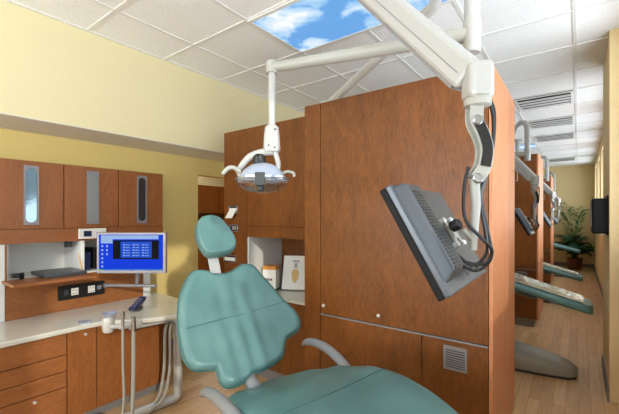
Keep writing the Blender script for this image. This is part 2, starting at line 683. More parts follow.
wallfr = lambda x: (Vector((x, 0, 0)), Y, Z, X)
for i, (ya, yb, m, lab) in enumerate([
        (.24, .637, 'mirror', 'wood wall cabinet at the left picture edge, only its door edge in view'),
        (.637, 1.035, 'mirror', 'wood wall cabinet whose pill window mirrors trees and sky'),
        (1.035, 1.43, 'mirror2', 'wood wall cabinet whose pill window is pale and frosted'),
        (1.43, 1.83, 'darkglass', 'wood wall cabinet at the right end, with dark pill window')]):
    t = thing('wall_cabinet', lab, 'cabinet', (XL, (ya + yb) / 2, 1.18), 'wall cabinets above the side counter')
    obj('body', B((XL, UF - .02, ya, yb, 1.18, 1.755)), 'woodl', t)
    d = obj('door', B((UF - .019, UF, ya + .003, yb - .003, 1.28, 1.755)), 'woodl', t, bevel=.0015)
    obj('rail', B((UF - .019, UF, ya, yb, 1.18, 1.276)), 'woodh', t)
    cy = (ya + yb) / 2 - .001
    bm = bmesh.new()
    # frame plate with a pill-shaped hole: rectangle ring bridged to pill
    P_ = pill(cy, 1.515, .033, .19)
    hw, hh = .056, .207
    def rect_pt(y, z):
        dy, dz = y - cy, z - 1.515
        s = min(hw / max(abs(dy), 1e-6), hh / max(abs(dz), 1e-6))
        return (cy + dy * s, 1.515 + dz * s)
    for x in (UF, UF + .008):
        pass
    inn = [bm.verts.new((UF + .009, y, z)) for y, z in P_]
    out = [bm.verts.new((UF + .009, *rect_pt(y, z))) for y, z in P_]
    inb = [bm.verts.new((UF, y, z)) for y, z in P_]
    oub = [bm.verts.new((UF, *rect_pt(y, z))) for y, z in P_]
    n = len(P_)
    for k in range(n):
        k2 = (k + 1) % n
        bm.faces.new([inn[k], inn[k2], out[k2], out[k]])
        bm.faces.new([inb[k], inb[k2], inn[k2], inn[k]])
        bm.faces.new([oub[k], oub[k2], out[k2], out[k]])
    # corner triangles
    cs = [(cy + a * hw, 1.515 + b * hh) for a, b in ((1, 1), (-1, 1), (-1, -1), (1, -1))]
    for c in cs:
        k = min(range(n), key=lambda q: (out[q].co.y - c[0]) ** 2 + (out[q].co.z - c[1]) ** 2)
        best = sorted(range(n), key=lambda q: (out[q].co.y - c[0]) ** 2 + (out[q].co.z - c[1]) ** 2)[:2]
        a, b = out[best[0]], out[best[1]]
        if abs(a.co.y - b.co.y) > 1e-5 and abs(a.co.z - b.co.z) > 1e-5:
            v1 = bm.verts.new((UF + .009, *c))
            bm.faces.new([a, b, v1])
    obj('window_frame', bm, 'greyframe', d)
    bm = bmesh.new()
    plate(bm, pill(cy, 1.515, .0325, .1895), wallfr(UF), .0005, .003)
    obj('window_glass', bm, m, d)

# ------------------------------------------------------------------ left wall: counter, back panel and base cabinets
BP = -3.05
t = thing('splash_back_unit', 'wood back panel with white-lined open niches above the cream counter', 'cabinet', (XL, 1.16, .665))
NZ = .94
bm = B((BP - .018, BP, .69, 1.635, .667, NZ - .012), (BP - .018, BP, 1.60, 1.635, NZ - .012, 1.178),
       (BP - .018, BP, .69, .70, NZ - .012, 1.178), (BP - .018, BP, 1.45, 1.60, NZ - .012, 1.178))
obj('back_panel', bm, 'woodh', t)
obj('niche_lining', B((XL + .002, XL + .012, .70, 1.44, NZ, 1.178), (XL + .012, BP - .02, .70, .712, NZ, 1.178),
                      (XL + .012, BP - .002, 1.145, 1.17, NZ, 1.178), (XL + .012, BP - .02, 1.432, 1.444, NZ, 1.178)), 'laminate', t)
obj('niche_floor', B((XL + .012, BP - .002, .70, 1.44, NZ - .014, NZ)), 'laminate', t)
f = obj('fold_down_flap', B((BP - .001, -2.795, .672, 1.147, NZ - .018, NZ)), 'woodh', t, bevel=.002)
obj('flap_stay', T([(-3.08, 1.138, 1.08), (-3.0, 1.136, .96)], .005), 'tooth', t)
obj('hinge', B((-3.16, -3.11, 1.07, 1.11, 1.13, 1.176)), 'lampdark', t)
obj('end_post', B((XL + .002, BP + .002, 1.637, 1.70, .667, 1.178)), 'laminate', t)
obj('end_post', B((XL + .002, BP + .002, .62, .688, .667, 1.178)), 'laminate', t)
tag(obj('keyboard_tray', B((-3.20, -2.90, .87, 1.13, NZ + .001, NZ + .028)), 'silver', bevel=.006),
    'flat dark grey keyboard tray lying on the fold-down flap', 'keyboard tray')
t = thing('coiled_cable', 'small coil of black cable at the left end of the niche', 'cable', (-3.0, .75, NZ))
obj('coil', T([(-3.0 + .035 * math.cos(a * .9), .745 + .03 * math.sin(a * .9), NZ + .012 + .0022 * a) for a in range(0, 16)], .007, smooth=3), 'rubber', t, smooth=True)
# items in the second, darker bay
tag(obj('instrument_box', B((-3.32, -3.12, 1.19, 1.24, NZ + .001, NZ + .14)), 'navy', bevel=.002), 'dark blue box standing in the bay beside the wall screen', 'box', )
tag(obj('instrument_box', B((-3.32, -3.14, 1.27, 1.32, NZ + .001, NZ + .17)), 'dark', bevel=.002), 'black box behind the wall screen, in the second bay', 'box')

t = thing('outlet_strip', 'black outlet strip with white sockets on the wood back panel', 'outlet strip', (BP, 1.15, .75))
obj('plate', B((BP + .0005, BP + .012, .99, 1.312, .747, .854)), 'dark', t, bevel=.002)
for y in (1.075, 1.10, 1.19, 1.215):
    s = obj('socket', B((BP + .012, BP + .016, y, y + .022, .775, .826)), 'paper', t)
    obj('socket_slot', B((BP + .016, BP + .017, y + .006, y + .009, .806, .816), (BP + .016, BP + .017, y + .013, y + .016, .806, .816), (BP + .016, BP + .017, y + .006, y + .016, .785, .79)), 'dark', s)
obj('switch', B((BP + .012, BP + .017, 1.03, 1.055, .782, .82)), 'lampdark', t)
obj('switch', B((BP + .012, BP + .017, 1.255, 1.285, .79, .82)), 'grey', t)

t = thing('control_panel', 'small white control box with dark display under the wall cabinets', 'thermostat', (UF, 1.22, 1.19))
obj('housing', B((UF + .0005, UF + .022, 1.129, 1.325, 1.194, 1.272)), 'paper', t, bevel=.003)
obj('display', B((UF + .022, UF + .024, 1.16, 1.215, 1.212, 1.254)), 'navy', t)
obj('button', B((UF + .022, UF + .025, 1.25, 1.265, 1.225, 1.24)), 'grey', t)

# counter top with the rounded peninsula
CT = .665
outline = [(XL + .002, .2), (-2.56, .2), (-2.56, .98), (-2.55, 1.08), (-2.49, 1.16), (-2.42, 1.23), (-2.36, 1.31), (-2.32, 1.40), (-2.29, 1.50), (-2.30, 1.62), (-2.38, 1.73), (-2.5, 1.78), (-2.8, 1.79), (XL + .002, 1.79)]
bm = bmesh.new()
plate(bm, outline, (Vector((0, 0, 0)), X, Y, Z), CT - .032, CT)
tag(obj('countertop', bm, 'counter', bevel=.008), 'cream countertop with rounded end along the left wall', 'countertop')
BF = -2.58


def knob(par, y, z, x=BF):
    k = obj('knob', Lt((x, y, z), [(.004, 0), (.004, .012), (.010, .015), (.011, .02), (.008, .026), (0, .027)], X, n=14), 'chrome', par, smooth=True)
    return k


t = thing('base_cabinet', 'wood drawer cabinet under the counter at the lower left', 'cabinet', (-3.0, .6, 0), 'base cabinets under the cream counter')
obj('body', B((XL + .005, BF - .02, .2, .89, .08, CT - .033)), 'woodl', t)
for z0, z1 in ((.499, .628), (.396, .494), (.297, .391), (.083, .292)):
    for ya, yb in ((.203, .52), (.524, .887)):
        d = obj('drawer', B((BF - .019, BF, ya, yb, z0, z1)), 'woodh', t, bevel=.0015)
        if z0 < .1:
            knob(d, yb - .17, z1 - .022)
obj('plinth', B((XL + .02, BF - .06, .2, .89, 0, .08)), 'kick', t)
for ya, yb, lab, kn in ((.89, 1.065, 'narrow wood base cabinet beside the drawers, with chrome knob', True),
                        (1.065, 1.244, 'narrow wood base cabinet behind the cup holder and hoses', False),
                        (1.244, 1.60, 'wider wood base cabinet at the right end, behind the white frame', False)):
    t = thing('base_cabinet', lab, 'cabinet', (-3.0, (ya + yb) / 2, 0), 'base cabinets under the cream counter')
    obj('body', B((XL + .005, BF - .02, ya, yb, .08, CT - .033)), 'woodl', t)
    ye = yb - .003 if yb < 1.5 else 1.51
    d = obj('door', B((BF - .019, BF, ya + .003, ye, .083, .628)), 'woodl', t, bevel=.0015)
    if kn:
        knob(d, .99, .60)
    if yb > 1.5:
        obj('filler_panel', B((BF - .019, BF - .004, 1.515, 1.60, .083, .628)), 'wood', t)
    obj('plinth', B((XL + .02, BF - .06, ya, yb, 0, .08)), 'kick', t)

# white tubular stand that carries the peninsula
t = thing('tubular_stand', 'white enamelled tubular stand holding up the rounded counter end', 'stand', (-2.33, 1.5, 0))
obj('frame', T([(-2.36, 1.53, .60), (-2.36, 1.53, .30), (-2.36, 1.53, .06), (-2.361, 1.522, .042), (-2.365, 1.50, .034), (-2.40, 1.15, .034), (-2.42, 1.06, .034)], .032, n=16), 'white', t, smooth=True, auto=80)
obj('mounting_cap', Lt((-2.36, 1.53, .585), [(.032, 0), (.05, .02), (.05, .046)], n=20), 'white', t, smooth=True)
obj('rail', T([(-2.36, 1.53, .612), (-2.42, 1.20, .612)], .012), 'white', t, smooth=True)
t = thing('floor_box', 'grey rounded floor box at the foot of the base cabinets', 'utility box', (-2.38, .98, 0))
bm = bmesh.new()
bx(bm, -2.47, -2.30, .84, 1.04, .0, .10)
o = obj('cover', bm, 'boot', t, bevel=.04)
o.modifiers['bevel'].segments = 5
obj('foot_plate', B((-2.45, -2.32, .86, 1.02, 0, .012)), 'dark', t)

# cup holder with suction tools
t = thing('instrument_holder', 'white instrument holder with cup and suction ends at the counter edge', 'instrument holder', (-2.33, 1.10, .6))
cx, cy = -2.40, 1.058
obj('cup_base', Lt((cx, cy, 0.630), [(.030, 0), (.036, .02), (.036, .08), (.030, .095)], n=20), 'white', t, smooth=True)
obj('basin', Lt((cx, cy + .01, 0.732), [(.02, -.01), (.042, .010), (.045, .018), (.038, .018), (.02, .008), (0, .004)], n=24), 'bluewhite', t, smooth=True)
obj('neck', Lt((cx, cy + .005, 0.715), [(.02, 0), (.018, .012)], n=14), 'white', t, smooth=True)
obj('bracket', T([(cx + .03, cy, 0.670), (cx + .05, cy + .06, 0.660), (cx + .05, cy + .15, 0.660)], .014, smooth=4), 'white', t, smooth=True)
obj('clamp', Lt((cx + .05, cy + .155, 0.660), [(.028, -.02), (.032, 0), (.03, .03), (.02, .035)], X, n=20), 'white', t, smooth=True)
obj('clamp', Lt((cx + .05, cy + .075, 0.660), [(.02, -.03), (.024, 0), (.022, .03)], Y, n=16), 'white', t, smooth=True)
t = thing('suction_hose', 'grey suction hose hanging left of the other, beneath the cup holder', 'hose', (cx + .07, cy + .05, 0), 'grey dental hoses')
obj('tip', T([(cx + .075, cy + .055, 0.760), (cx + .075, cy + .055, 0.680)], [.013, .009], n=12), 'steel', t, smooth=True)
obj('hose', T([(cx + .075, cy + .055, 0.680), (cx + .08, cy + .055, .4), (cx + .10, cy + .05, .2), (cx + .11, cy + .02, .02)], .0085, smooth=6, n=10), 'hose', t, smooth=True)
t = thing('suction_hose', 'thicker grey suction hose hanging straight from the right clamp', 'hose', (cx + .1, cy + .12, 0), 'grey dental hoses')
obj('tip', T([(cx + .095, cy + .115, 0.715), (cx + .095, cy + .115, 0.620)], [.014, .014], n=12), 'steel', t, smooth=True)
obj('hose', T([(cx + .095, cy + .115, 0.620), (cx + .10, cy + .11, .3), (cx + .115, cy + .09, .02)], .014, smooth=6, n=12), 'hose', t, smooth=True)
for k, lab in enumerate(('grey hose looping close beside the white stand leg', 'grey hose sagging left of the pair by the stand leg')):
    t = thing('instrument_hose', lab, 'hose', (-2.38, 1.46, 0), 'grey dental hoses')
    dx = -.03 * k
    obj('hose', T([(-2.36 + dx, 1.50, .60), (-2.33 + dx, 1.45 - .02 * k, .56), (-2.32 + dx, 1.44 - .025 * k, .3), (-2.33 + dx, 1.40 - .02 * k, .1), (-2.36 + dx, 1.30, .02)], .011, smooth=6, n=10), 'hose', t, smooth=True)

t = thing('handheld_remote', 'dark navy handheld remote resting tilted on the rounded counter end', 'remote', (-2.49, 1.27, CT))
Fv0, Rv0 = Vector((-.6, .8, 0)), Vector((.8, .6, 0))
RC = Vector((-2.635, 1.37, CT + .05))
a1 = (Fv0 * .85 + Rv0 * .18 + Z * .42).normalized()
a2 = a1.cross(Z).normalized()
a3 = a2.cross(a1).normalized()
bm = bmesh.new()
obox(bm, RC, a1, a2, a3, .15, .06, .026)
obj('body', bm, 'navy', t, bevel=.011)
bm = bmesh.new()
for k in range(4):
    for j in (-1, 1):
        obox(bm, RC + a3 * .0135 + a1 * (-.045 + .026 * k) + a2 * (.011 * j), a1, a2, a3, .012, .012, .003)
obj('buttons', bm, 'greyframe', t)
bm = bmesh.new()
obox(bm, Vector((RC.x, RC.y, CT + .014)), Fv0, Rv0, Z, .07, .05, .028)
obj('cradle', bm, 'lampdark', t, bevel=.004)
t = thing('clear_tray', 'flat pale tray lying on the counter behind the cup holder', 'tray', (-2.6, 1.0, CT))

bm = bmesh.new()
plate(bm, [(-2.66, .98), (-2.58, .96), (-2.56, 1.02), (-2.64, 1.05)], (Vector((0, 0, 0)), X, Y, Z), CT, CT + .008)
obj('dish', bm, 'bluewhite', t, bevel=.003)

# ------------------------------------------------------------------ wall screen on its swing bar
t = thing('swing_arm', 'grey horizontal bar holding the lit screen off the wood panel', 'monitor arm', (BP, 1.31, .81))
obj('bar', T([(BP + .002, 1.316, .812), (-2.70, 1.555, .812)], .013, n=14), 'greyframe', t, smooth=True)
obj('wall_flange', Lt((BP + .013, 1.317, .812), [(.02, 0), (.02, .006)], X, n=16), 'steel', t, smooth=True)
obj('upright', T([(-2.83, 1.464, .812), (-2.80, 1.46, .90), (-2.77, 1.45, 1.0), (-2.755, 1.45, 1.09)], [.014, .02, .02, .016], n=10), 'greyframe', t, smooth=True)
t = thing('computer_monitor', 'silver flat screen showing a blue desktop above the counter', 'monitor', (-2.62, 1.32, .95))
Fv, Rv = Vector((-.6, .8, 0)), Vector((.8, .6, 0))


def ray(u, v):
    return Fv + Rv * ((u - 309.5) / 358) + Z * ((216 - v) / 358)


# screen plane: faces the chair, a little to the right of square on
sc = Vector((-2.655, 1.33, 1.095))
su = Vector((.80, .60, 0)).normalized()
sn = Vector((.60, -.80, 0)).normalized()
fr = (sc, su, Z, sn)
sw, sh = .515, .305
bm = bmesh.new()
obox(bm, sc - sn * .02, su, sn, Z, sw, .035, sh)
obj('case', bm, 'greyframe', t, bevel=.006)
bm = bmesh.new()
obox(bm, sc - sn * .055, su, sn, Z, .24, .035, .18)
obj('rear_housing', bm, 'steel', t, bevel=.01)


def scr(name, x0, x1, y0, y1, m, h, par):
    bm = bmesh.new()
    plate(bm, [(x0, y0), (x1, y0), (x1, y1), (x0, y1)], fr, -.002, h)
    return obj(name, bm, m, par)


d = scr('display', -.237, .237, -.128, .137, 'screen', .0005, t)
scr('title_strip', -.222, .205, .103, .132, 'scr_light', .001, d)
scr('page_block', -.222, -.135, .072, .118, 'scr_light', .0014, d)
scr('video_window', -.132, .208, -.045, .095, 'scr_black', .001, d)
scr('video_picture', -.075, .155, -.035, .085, 'scr_mid', .0015, d)
bm = bmesh.new()
for r in range(5):
    for c in range(3):
        x, y = -.055 + .07 * c, .058 - .02 * r
        plate(bm, [(x, y), (x + .012, y), (x + .012, y + .008), (x, y + .008)], fr, .0015, .002)
        plate(bm, [(x + .018, y + .001), (x + .048, y + .001), (x + .048, y + .005), (x + .018, y + .005)], fr, .0015, .002)
obj('menu_entries', bm, 'scr_light', d)
for x, n in ((-.218, 6), (-.183, 3)):
    for r in range(n):
        scr('desktop_icon', x, x + .013, .045 - .03 * r, .058 - .03 * r, 'scr_light', .0015, d)
scr('task_bar', -.237, .237, -.128, -.118, 'scr_bar', .001, d)
bm = bmesh.new()
plate(bm, [(-.237, -.128), (-.205, -.128), (-.205, -.118), (-.237, -.118)], fr, .001, .0014)
obj('start_button', bm, 'green', d)

# ------------------------------------------------------------------ station furniture (first station, then copied down the row)
CX0, CX1, CY0, CY1, CH = -1.52, -.338, 1.97, 2.73, 2.13
tc_ = thing('tall_cabinet', 'tall cherry wood partition cabinet in the middle, behind the hanging monitor', 'cabinet', (-.93, 2.4, 0), 'tall partition cabinets down the row')
t = tc_
obj('body', B((CX0, CX1 - .018, CY0 + .02, CY1, .1, CH)), 'wood', t)
obj('plinth', B((CX0 + .01, CX1 - .05, CY0 + .03, CY1 - .05, 0, .1)), 'kick', t)
obj('end_panel', B((CX1 - .018, CX1, CY0, 2.34, .1, CH)), 'woodend_lit', t, bevel=.0015)
obj('end_panel', B((CX1 - .018, CX1, 2.344, CY1, .1, CH)), 'woodend_lit', t, bevel=.0015)
obj('filler_panel', B((CX0, -1.388, CY0, CY0 + .02, .1, CH)), 'wood', t, bevel=.001)
d = obj('upper_door', B((-1.384, CX1 - .021, CY0 + .001, CY0 + .02, .720, CH)), 'wood', t, bevel=.001)
for u in (-1.352, -.952):
    obj('knob', Lt((u, CY0 + .001, .775), [(.005, 0), (.005, .010), (.011, .013), (.012, .018), (.009, .024), (0, .025)], -Y, n=14), 'chrome', d, smooth=True)
obj('lower_door', B((-1.384, -.699, CY0 + .001, CY0 + .02, .104, .706)), 'wood', t, bevel=.0015)
d = obj('lower_door', B((-.695, CX1 - .021, CY0 + .001, CY0 + .02, .104, .706)), 'wood', t, bevel=.0015)
obj('edge_strip', B((-1.384, CX1 - .021, CY0 - .004, CY0 + .015, .708, .716)), 'greyframe', t)
vx0, vx1, vz0, vz1 = -.577, -.459, .555, .680
v = obj('vent_grille', B((vx0, vx1, CY0 - .005, CY0 + .001, vz0, vz0 + .012), (vx0, vx1, CY0 - .005, CY0 + .001, vz1 - .012, vz1), (vx0, vx0 + .010, CY0 - .005, CY0 + .001, vz0 + .012, vz1 - .012), (vx1 - .010, vx1, CY0 - .005, CY0 + .001, vz0 + .012, vz1 - .012)), 'greyframe', d)
obj('vent_backing', B((vx0 + .01, vx1 - .01, CY0 - .0005, CY0 + .001, vz0 + .012, vz1 - .012)), 'ventdark', v)
obj('vent_slats', B(*[(vx0 + .01, vx1 - .01, CY0 - .003, CY0 - .0005, vz0 + .018 + .0125 * k, vz0 + .024 + .0125 * k) for k in range(8)]), 'greyframe', v)
obj('wire_hook', T([(CX1, 2.60, 1.66), (CX1 + .02, 2.60, 1.66), (CX1 + .02, 2.69, 1.66), (CX1 + .02, 2.69, 1.60), (CX1 + .001, 2.62, 1.60)], .002, n=6), 'steel', t)

# lower unit with niche
tn = thing('niche_cabinet', 'wood cabinet with an open lit niche, set back left of the tall cabinet', 'cabinet', (-2.06, 2.4, 0), 'cabinets with an open niche down the row')
NX0, NX1, NY0, NY1 = -2.60, -1.523, 2.16, 2.80
t = tn
nx = -2.295
obj('body', B((NX0, nx, NY0 + .018, NY1, .1, CH), (nx, NX1, NY0 + .018, NY1, 1.19, CH), (nx, NX1, NY0 + .018, NY1, .1, .69),
              (nx, NX1, NY1 - .02, NY1, .69, 1.19)), 'wood', t)
obj('plinth', B((NX0, NX1, NY0 + .04, NY1, 0, .1)), 'kick', t)
obj('side_panel', B((NX0, nx - .002, NY0, NY0 + .018, .1, CH)), 'wood', t)
xm = -1.93
obj('upper_door', B((nx + .002, xm - .002, NY0, NY0 + .018, 1.285, CH)), 'wood', t, bevel=.001)
obj('upper_door', B((xm + .002, NX1 - .002, NY0, NY0 + .018, 1.285, CH)), 'wood', t, bevel=.001)
obj('rail', B((nx + .002, NX1 - .002, NY0 + .001, NY0 + .018, 1.19, 1.281)), 'wood', t)
obj('drawer', B((nx + .002, NX1 - .002, NY0, NY0 + .018, .52, .684)), 'wood', t, bevel=.001)
obj('lower_door', B((nx + .002, xm - .002, NY0, NY0 + .018, .104, .516)), 'wood', t, bevel=.001)
obj('lower_door', B((xm + .002, NX1 - .002, NY0, NY0 + .018, .104, .516)), 'wood', t, bevel=.001)
obj('niche_lining', B((nx, nx + .012, NY0 + .005, 2.60, .712, 1.188)), 'laminate', t)
obj('niche_back', B((nx, NX1, 2.60, 2.615, .712, 1.188)), 'wood', t)
obj('niche_counter', B((nx, NX1, NY0 - .012, NY1 - .02, .69, .712)), 'counter', t, bevel=.004)

index_kids()
for off, la, lb in (((-.047, 3.18, 0), 'second tall cherry partition cabinet, seen just past the first one', 'cabinet with niche of the second treatment bay, beyond the middle cabinets'),
                    ((-.062, 6.15, 0), 'farthest tall cherry partition cabinet, nearest the palm', 'cabinet with niche of the far treatment bay')):
    a = dup(tc_, off, la)
    if off[1] < 4:
        dup(tn, off, lb)

# dispensers in the side panel of the niche cabinet
for (xx, zz, lab) in ((-2.475, 1.43, 'metal towel slot with a white paper towel hanging out'),
                      (-2.47, 1.262, 'metal glove slot set in the wood side panel, middle one'),
                      (-2.52, .985, 'wider metal slot set in the wood side panel, lowest one')):
    t = thing('dispenser_slot', lab, 'dispenser', (xx, NY0, zz), 'dispenser slots in the wood side panel')
    w = .055 if zz > 1 else .085
    bm = B((xx - w, xx + w, NY0 - .005, NY0 - .0005, zz - .034, zz - .026), (xx - w, xx + w, NY0 - .005, NY0 - .0005, zz + .026, zz + .034),
           (xx - w, xx - w + .008, NY0 - .005, NY0 - .0005, zz - .026, zz + .026), (xx + w - .008, xx + w, NY0 - .005, NY0 - .0005, zz - .026, zz + .026))
    obj('frame', bm, 'steel', t, bevel=.002)
    obj('opening', B((xx - w + .008, xx + w - .008, NY0 - .0015, NY0 - .0005, zz - .026, zz + .026)), 'shadowgap', t)
    if zz > 1.4:
        bm = bmesh.new()
        plate(bm, [(-.045, .01), (.045, .01), (.045, -.02), (.02, -.085), (-.07, -.085), (-.045, -.02)], (Vector((xx, NY0 - .004, zz)), X, Vector((0, .35, .94)), Vector((0, -.94, .35))), 0, .004)
        obj('paper_towel', bm, 'paper', t)
    elif zz < 1.1:
        obj('glove_box', B((xx - .07, xx + .07, NY0 - .003, NY0 - .0012, zz - .02, zz + .012)), 'paper', t)
    else:
        obj('glove', B((xx - .02, xx + .035, NY0 - .003, NY0 - .0012, zz - .015, zz + .02)), 'hose', t, bevel=.001)

# things standing in the niche
t = thing('product_box', 'small white box with orange lid and green base in the niche', 'box', (-2.08, 2.3, .712))
bu, bn = Vector((.93, .36, 0)).normalized(), Vector((.36, -.93, 0)).normalized()
c0 = Vector((-2.185, 2.35, .713))
for nm, z0, z1, m, sx, sy in (('carton', .02, .185, 'paper', .12, .11), ('green_base', 0, .02, 'green', .12, .11), ('orange_lid', .185, .215, 'orange', .12, .11)):
    bm = bmesh.new()
    obox(bm, c0 + Z * (z0 + z1) / 2, bu, bn, Z, sx, sy, z1 - z0)
    obj(nm, bm, m, t)
bm = bmesh.new()
for k in range(3):
    obox(bm, c0 + bn * .0555 + bu * (-.025 + .022 * k) + Z * .10, bu, bn, Z, .016, .001, .018)
obj('printed_mark', bm, 'ink', t)
t = thing('display_card', 'white display card with a tooth implant picture leaning in the niche', 'card', (-1.8, 2.35, .712))
lean = Vector((-.1, .25, .96)).normalized()
cu = Vector((.90, .43, 0)).normalized()
cn = cu.cross(lean)
if cn.y > 0:
    cn = -cn
cf = (Vector((-2.00, 2.44, .722)), cu, lean, cn)
bm = bmesh.new()
plate(bm, [(-.115, 0), (.115, 0), (.115, .30), (-.115, .30)], cf, -.008, .0)
obj('board', bm, 'paper', t)
bm = bmesh.new()
plate(bm, [(-.03, .10), (-.012, .06), (.012, .06), (.03, .10), (.034, .15), (.02, .18), (-.02, .18), (-.034, .15)], cf, 0, .002)
obj('tooth_picture', bm, 'tooth', t)
bm = bmesh.new()
plate(bm, [(-.016, .19), (.016, .19), (.012, .235), (-.012, .235)], cf, 0, .002)
plate(bm, [(-.035, .242), (.035, .242), (.025, .258), (-.025, .258)], cf, 0, .002)
obj('implant_picture', bm, 'greyframe', t)
t = thing('small_bottle', 'small clear blue bottle at the right end of the niche', 'bottle', (-1.60, 2.26, .712))
obj('body', Lt((-1.60, 2.25, .713), [(.022, 0), (.024, .01), (.024, .07), (.012, .09), (.010, .10)], n=16), 'bluewhite', t, smooth=True)
obj('cap', Lt((-1.60, 2.25, .813), [(.013, 0), (.013, .02), (0, .022)], n=14), 'navy', t, smooth=True)

# ------------------------------------------------------------------ dental light on its bent pipe
PX, PY = -.32, 1.45
LX, LY, LZ = -1.163, 1.253, 2.075


def dental_light(label):
    t = thing('dental_light', label, 'dental light', (PX, PY, 1.9), 'dental lights on bent pipes down the row')
    base = Vector((-1.40, 2.06, 2.13))
    pp = Vector((PX, PY, 0))
    obj('bent_pipe', T([base, base.lerp(Vector((-.50, 1.552, 2.268)), .5), Vector((-.50, 1.552, 2.268)), Vector((-.455, 1.527, 2.33)), Vector((-.43, 1.512, 2.39)), Vector((-.39, 1.49, 2.425)),
                        Vector((-.35, 1.467, 2.415)), Vector((-.325, 1.453, 2.37)), Vector((PX, PY, 2.30)), Vector((PX, PY, 2.10))], [.025, .025, .025, .026, .027, .0275, .028, .028, .028], n=18), 'white', t, smooth=True, auto=80)
    obj('pipe_foot', Lt((base.x, base.y, 2.131), [(.05, 0), (.05, .02), (.03, .035)], n=20), 'white', t, smooth=True)
    obj('swivel_collar', Lt((PX, PY, 1.985), [(.028, 0), (.031, .004), (.032, .12), (.030, .125)], n=20), 'white', t, smooth=True)
    s = Vector((PX - .02, PY, LZ - .015))
    e = Vector((LX, LY, LZ))
    obj('swing_arm', T([s, s.lerp(e, .5), e - (e - s).normalized() * .02, e + (e - s).normalized() * .012], [.030, .027, .023, .018], n=16), 'ivory', t, smooth=True, auto=60)
    dd = (e - s).normalized()
    nn = Vector((-dd.y, dd.x, 0))
    obj('joint_cap', Lt((LX, LY, LZ - .028), [(.026, 0), (.028, .01), (.028, .052), (.02, .06), (0, .061)], n=20), 'ivory', t, smooth=True)
    obj('drop_tube', T([(LX, LY, LZ - .02), (LX, LY, 1.79)], .017, n=16), 'white', t, smooth=True)
    # housing at the foot of the tube
    bm = bmesh.new()
    rings = []
    for z, a, b in ((1.80, .018, .018), (1.79, .032, .026), (1.75, .037, .03), (1.69, .040, .032), (1.675, .036, .028)):
        rings.append([bm.verts.new(Vector((LX, LY, z)) + Rv * (a * math.copysign(abs(math.cos(q)) ** .6, math.cos(q))) + Fv * (b * math.copysign(abs(math.sin(q)) ** .6, math.sin(q)))) for q in [2 * PI * k / 20 for k in range(20)]])
    for a, b in zip(rings, rings[1:]):
        for k in range(20):
            bm.faces.new([a[k], a[(k + 1) % 20], b[(k + 1) % 20], b[k]])
    bm.faces.new(rings[0])
    bm.faces.new(rings[-1][::-1])
    obj('tube_housing', bm, 'white', t, smooth=True)
    for r_, z_ in ((.018, 1.775), (-.012, 1.70), (.016, 1.69)):
        obj('housing_screw', Lt(Vector((LX, LY, z_)) + Rv * r_ - Fv * .027, [(.004, 0), (.004, .006), (0, .007)], -Fv, n=10), 'dark', t, smooth=True)
    # yoke: from the housing to the left side of the lamp
    hc = Vector((LX, LY, 0)) - Rv * .045      # lamp centre (plan)
    HZ = 1.545
    P = lambda r, z, f=0.0: hc + Rv * r + Fv * f + Z * z
    yk = obj('yoke', T([P(.05, 1.675), P(.0, 1.672), P(-.06, 1.65), P(-.105, 1.60), P(-.12, 1.575)], [.017, .018, .017, .014, .012], smooth=5, n=12), 'white', t, smooth=True)
    obj('yoke_arm', T([P(.058, 1.68), P(.075, 1.62), P(.068, 1.585), P(.045, 1.575)], [.014, .012, .012, .010], smooth=5, n=10), 'white', t, smooth=True)
    obj('yoke_arm', T([P(-.115, 1.582), P(-.10, 1.55), P(-.06, 1.535)], [.012, .011, .010], smooth=5, n=10), 'white', t, smooth=True)
    obj('pivot_knob', Lt(P(-.015, 1.618), [(.03, 0), (.032, .01), (.03, .035), (.02, .045), (0, .046)], Z, n=18), 'dark', t, smooth=True)
    # lamp head: elliptical clear shield around a pale reflector
    ax = (Fv * .25 - Z).normalized()
    bm = bmesh.new()
    n = 28
    prof = [(.02, -.078), (.055, -.068), (.09, -.042), (.112, -.012), (.120, 0.012)]
    rr = []
    for r, h in prof:
        rr.append([bm.verts.new(P(0, HZ) + Rv * (r * math.cos(q)) + Fv * (r * .72 * math.sin(q)) - Z * h) for q in [2 * PI * k / n for k in range(n)]])
    for a, b in zip(rr, rr[1:]):
        for k in range(n):
            bm.faces.new([a[k], a[(k + 1) % n], b[(k + 1) % n], b[k]])
    bm.faces.new(rr[0])
    obj('reflector', bm, 'bluewhite', t, smooth=True)
    bm = bmesh.new()
    prof = [(.128, .012), (.127, -.018), (.105, -.042), (.065, -.060), (.02, -.068)]
    rr = []
    for r, h in prof:
        rr.append([bm.verts.new(P(0, HZ) + Rv * (r * math.cos(q)) + Fv * (r * .72 * math.sin(q)) + Z * h) for q in [2 * PI * k / n for k in range(n)]])
    for a, b in zip(rr, rr[1:]):
        for k in range(n):
            bm.faces.new([a[k], a[(k + 1) % n], b[(k + 1) % n], b[k]])
    bm.faces.new(rr[-1])
    obj('clear_shield', bm, 'shield', t, smooth=True)
    obj('rim', T([P(0, HZ) + Rv * (.128 * math.cos(q)) + Fv * (.092 * math.sin(q)) for q in [2 * PI * k / 32 for k in range(33)]], .003, n=8), 'steel', t, smooth=True)
    obj('lamp_bracket', Lt(P(0.0, HZ - .062, -.055), [(.012, 0), (.015, .01), (.015, .03), (.011, .04)], Z, n=14), 'dark', t, smooth=True)
    bm = bmesh.new()
    obox(bm, P(0.0, HZ - .008, -.085), Rv, Fv, Z, .046, .02, .062)
    obj('sensor_block', bm, 'lampdark', t, bevel=.005)
    obj('handle', T([P(-.10, HZ + .03, -.02), P(-.13, HZ + .05, -.03), P(-.155, HZ + .045, -.04), P(-.178, HZ + .018, -.05)], [.009, .010, .011, .009], smooth=5, n=10), 'ivory', t, smooth=True)
